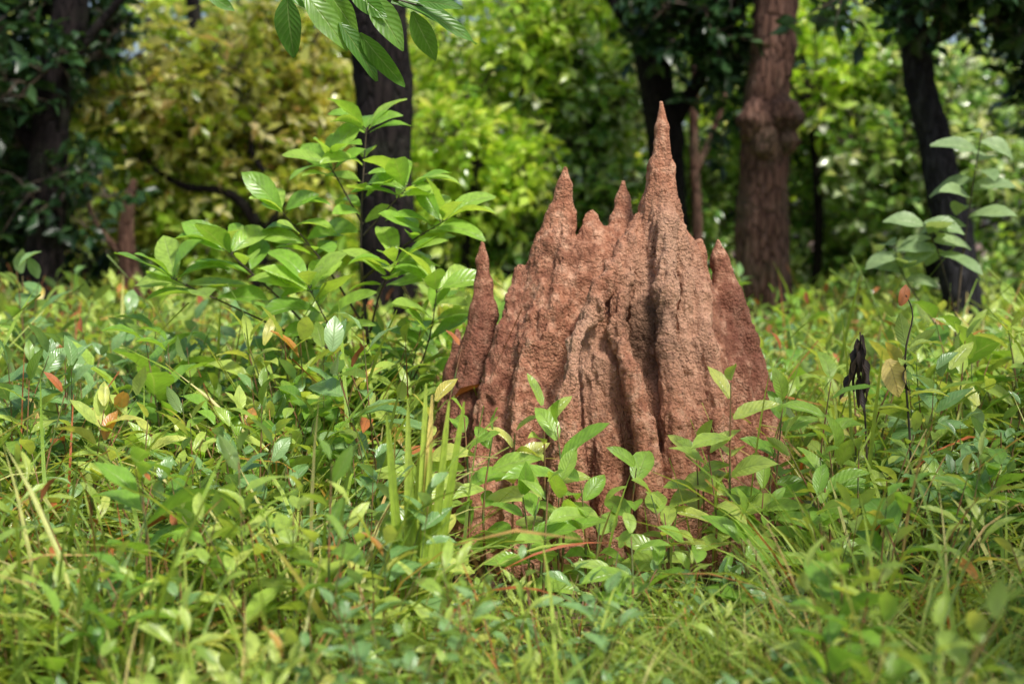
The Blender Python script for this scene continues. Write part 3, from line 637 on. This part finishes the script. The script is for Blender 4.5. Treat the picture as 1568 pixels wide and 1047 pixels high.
def plants_front():
    specs=[(.12,5.10,.90,1,.20,.03),(.20,4.95,.70,2,.21,.08),(-.12,5.05,.74,2,.18,.08),(.74,5.0,.80,2,.20,.08),(.95,5.15,.88,2,.20,.08),(.05,4.7,.52,3,.18,.14),
           (.52,4.85,.52,2,.19,.1),(.80,4.6,.44,3,.17,.12),(.35,4.4,.38,3,.16,.14),(-.28,4.6,.60,3,.19,.12),(1.08,4.7,.64,3,.20,.14),(.44,5.1,.66,1,.20,.06),(.02,5.2,.68,1,.19,.05),(.62,4.5,.36,3,.16,.12),(.9,4.95,.55,2,.18,.1),
           (.70,5.15,.70,2,.18,.08),(1.12,5.1,.80,2,.19,.1),(.30,5.0,.50,2,.18,.1),(-.32,5.1,.78,2,.18,.1)]
    for k,(x,y,h,ns,L,sp) in enumerate(specs):
        random.seed(300+k); r=random.Random(300+k); mb=MB()
        seedling(mb,h*1.05,ns,L,sp,r,x,y,gapz=.066,wide=.46,start=.3,stem=.0055,n=6,face=.6)
        mb.obj('seedling_plant',[M_hero if k%3 else M_leaf,M_stem],irnd=.9)
    random.seed(31); rr=random.Random(31); mb=MB()
    for (x,y,h,nb) in [(.84,5.2,1.15,4),(.72,5.1,.85,3),(-.22,5.0,.8,5),(1.1,5.1,.9,4),(.30,5.0,.6,3),(-.4,4.9,.95,5),(.55,5.05,.5,3)]:
        for q in range(nb):
            a=rr.uniform(0,6.28); e=rr.uniform(1.38,1.52)
            mb.leaf((x+rr.uniform(-.04,.04),y,-.01),(math.cos(a)*math.cos(e),math.sin(a)*math.cos(e),math.sin(e)),h*rr.uniform(.6,1.0),rr.uniform(.007,.013),curl=rr.uniform(.1,.9),fold=.3,n=9,shape=.7,sharp=.5,wav=.003,tint=rr.uniform(.3,.95))
    mb.obj('grass_stalks',[M_grass,M_stem])
plants_front()
def tall_tuft():
    random.seed(3); rr=random.Random(3); mb=MB()
    for i in range(12):
        a=rr.uniform(0,6.28); b=(-.30+math.cos(a)*.02,4.3+math.sin(a)*.02,-.01); el=rr.uniform(1.40,1.55)
        L=rr.uniform(.55,.92)
        mb.leaf(b,(math.cos(a)*math.cos(el),math.sin(a)*math.cos(el),math.sin(el)),L,.036,curl=rr.uniform(.0,.25),fold=.5,n=9,shape=.7,sharp=.5,mi=2 if i==3 else 0,tint=rr.uniform(.3,.66),wav=.004,up=(0,-1,.3))
    for i in range(10):
        a=rr.uniform(0,6.28); mb.leaf((-.30,4.3,0),(math.cos(a)*.5,math.sin(a)*.5,1),rr.uniform(.5,.85),.015,curl=rr.uniform(1,2),fold=.3,n=9,shape=.7,sharp=.5,tint=rr.uniform(.4,1.1),wav=.004)
    mb.obj('tall_grass_tuft',[M_grass,M_stem,M_yel])
tall_tuft()
def withered():
    random.seed(6); rr=random.Random(6); mb=MB()
    mb.tube([(1.36,5.35,-.02),(1.34,5.32,.5),(1.30,5.3,.99)],[.005,.004,.003],5,sub=4,mi=1)
    for i in range(13):
        z=.98-.014*i; a=rr.uniform(0,6.28)
        mb.leaf((1.295+rr.uniform(-.015,.015),5.3+rr.uniform(-.02,.02),z),(math.cos(a)*.2,math.sin(a)*.2,-1),rr.uniform(.09,.15),rr.uniform(.03,.05),curl=rr.uniform(-.5,.6),fold=rr.uniform(.5,1.1),n=7,wav=.07)
    mb.obj('withered_plant',[M_dead,M_twig])
    mb=MB()
    mb.tube([(1.5,5.3,-.02),(1.5,5.3,.5),(1.47,5.3,.88),(1.49,5.28,1.05),(1.46,5.27,1.13)],[.005,.005,.004,.003,.002],5,sub=4,mi=1)
    mb.leaf((1.40,5.28,.89),(.35,-.2,-1),.15,.10,curl=.5,fold=.15,up=(-.1,-1,.9),mi=2,n=7)
    mb.leaf((1.47,5.28,.87),(-.3,-.1,-1),.11,.03,curl=1.2,fold=.9,mi=4,n=7,wav=.06)
    mb.leaf((1.44,5.27,1.09),(.3,0,.9),.09,.045,curl=.8,fold=.4,up=(0,-1,.3),mi=3,n=7,wav=.05)
    for q in range(9):
        a=q*2.4; mb.leaf((1.49,5.3,.45+.06*q),(math.cos(a),math.sin(a),.4),.15,.065,n=6,curl=.8)
    mb.obj('yellow_leaf_weed',[M_leaf,M_twig,M_yel,M_brn,M_dead])  # leafy weed with yellow, rust and dead leaves, no flowers
withered()

# ---------------------------------------------------------------- light, sky, camera
w=bpy.data.worlds.new("World"); sc.world=w; w.use_nodes=True; nt=w.node_tree
sky=nt.nodes.new('ShaderNodeTexSky'); sky.sky_type='NISHITA'; sky.sun_disc=False
az=math.radians(36); el=math.radians(55)
sky.sun_elevation=el; sky.sun_rotation=math.pi-az; sky.dust_density=3; sky.air_density=1.0
bg=nt.nodes['Background']; nt.links.new(sky.outputs[0],bg.inputs[0]); bg.inputs[1].default_value=.15
sd=Vector((math.sin(az)*math.cos(el),-math.cos(az)*math.cos(el),math.sin(el)))
ld=bpy.data.lights.new('sun','SUN'); ld.energy=5.0; ld.angle=math.radians(9); ld.color=(1,.96,.89)
lo=bpy.data.objects.new('sun',ld); lo.rotation_euler=sd.to_track_quat('Z','Y').to_euler(); lo.location=(5,-5,12); sc.collection.objects.link(lo)
cd=bpy.data.cameras.new('camera'); cd.lens=50; cd.sensor_width=36; cd.clip_end=1500; cd.clip_start=.05
cd.dof.use_dof=True; cd.dof.focus_distance=5.25; cd.dof.aperture_fstop=1.6
co=bpy.data.objects.new('camera',cd); co.location=(0,0,1.35); co.rotation_euler=(math.radians(90-4.28),0,0); sc.collection.objects.link(co); sc.camera=co
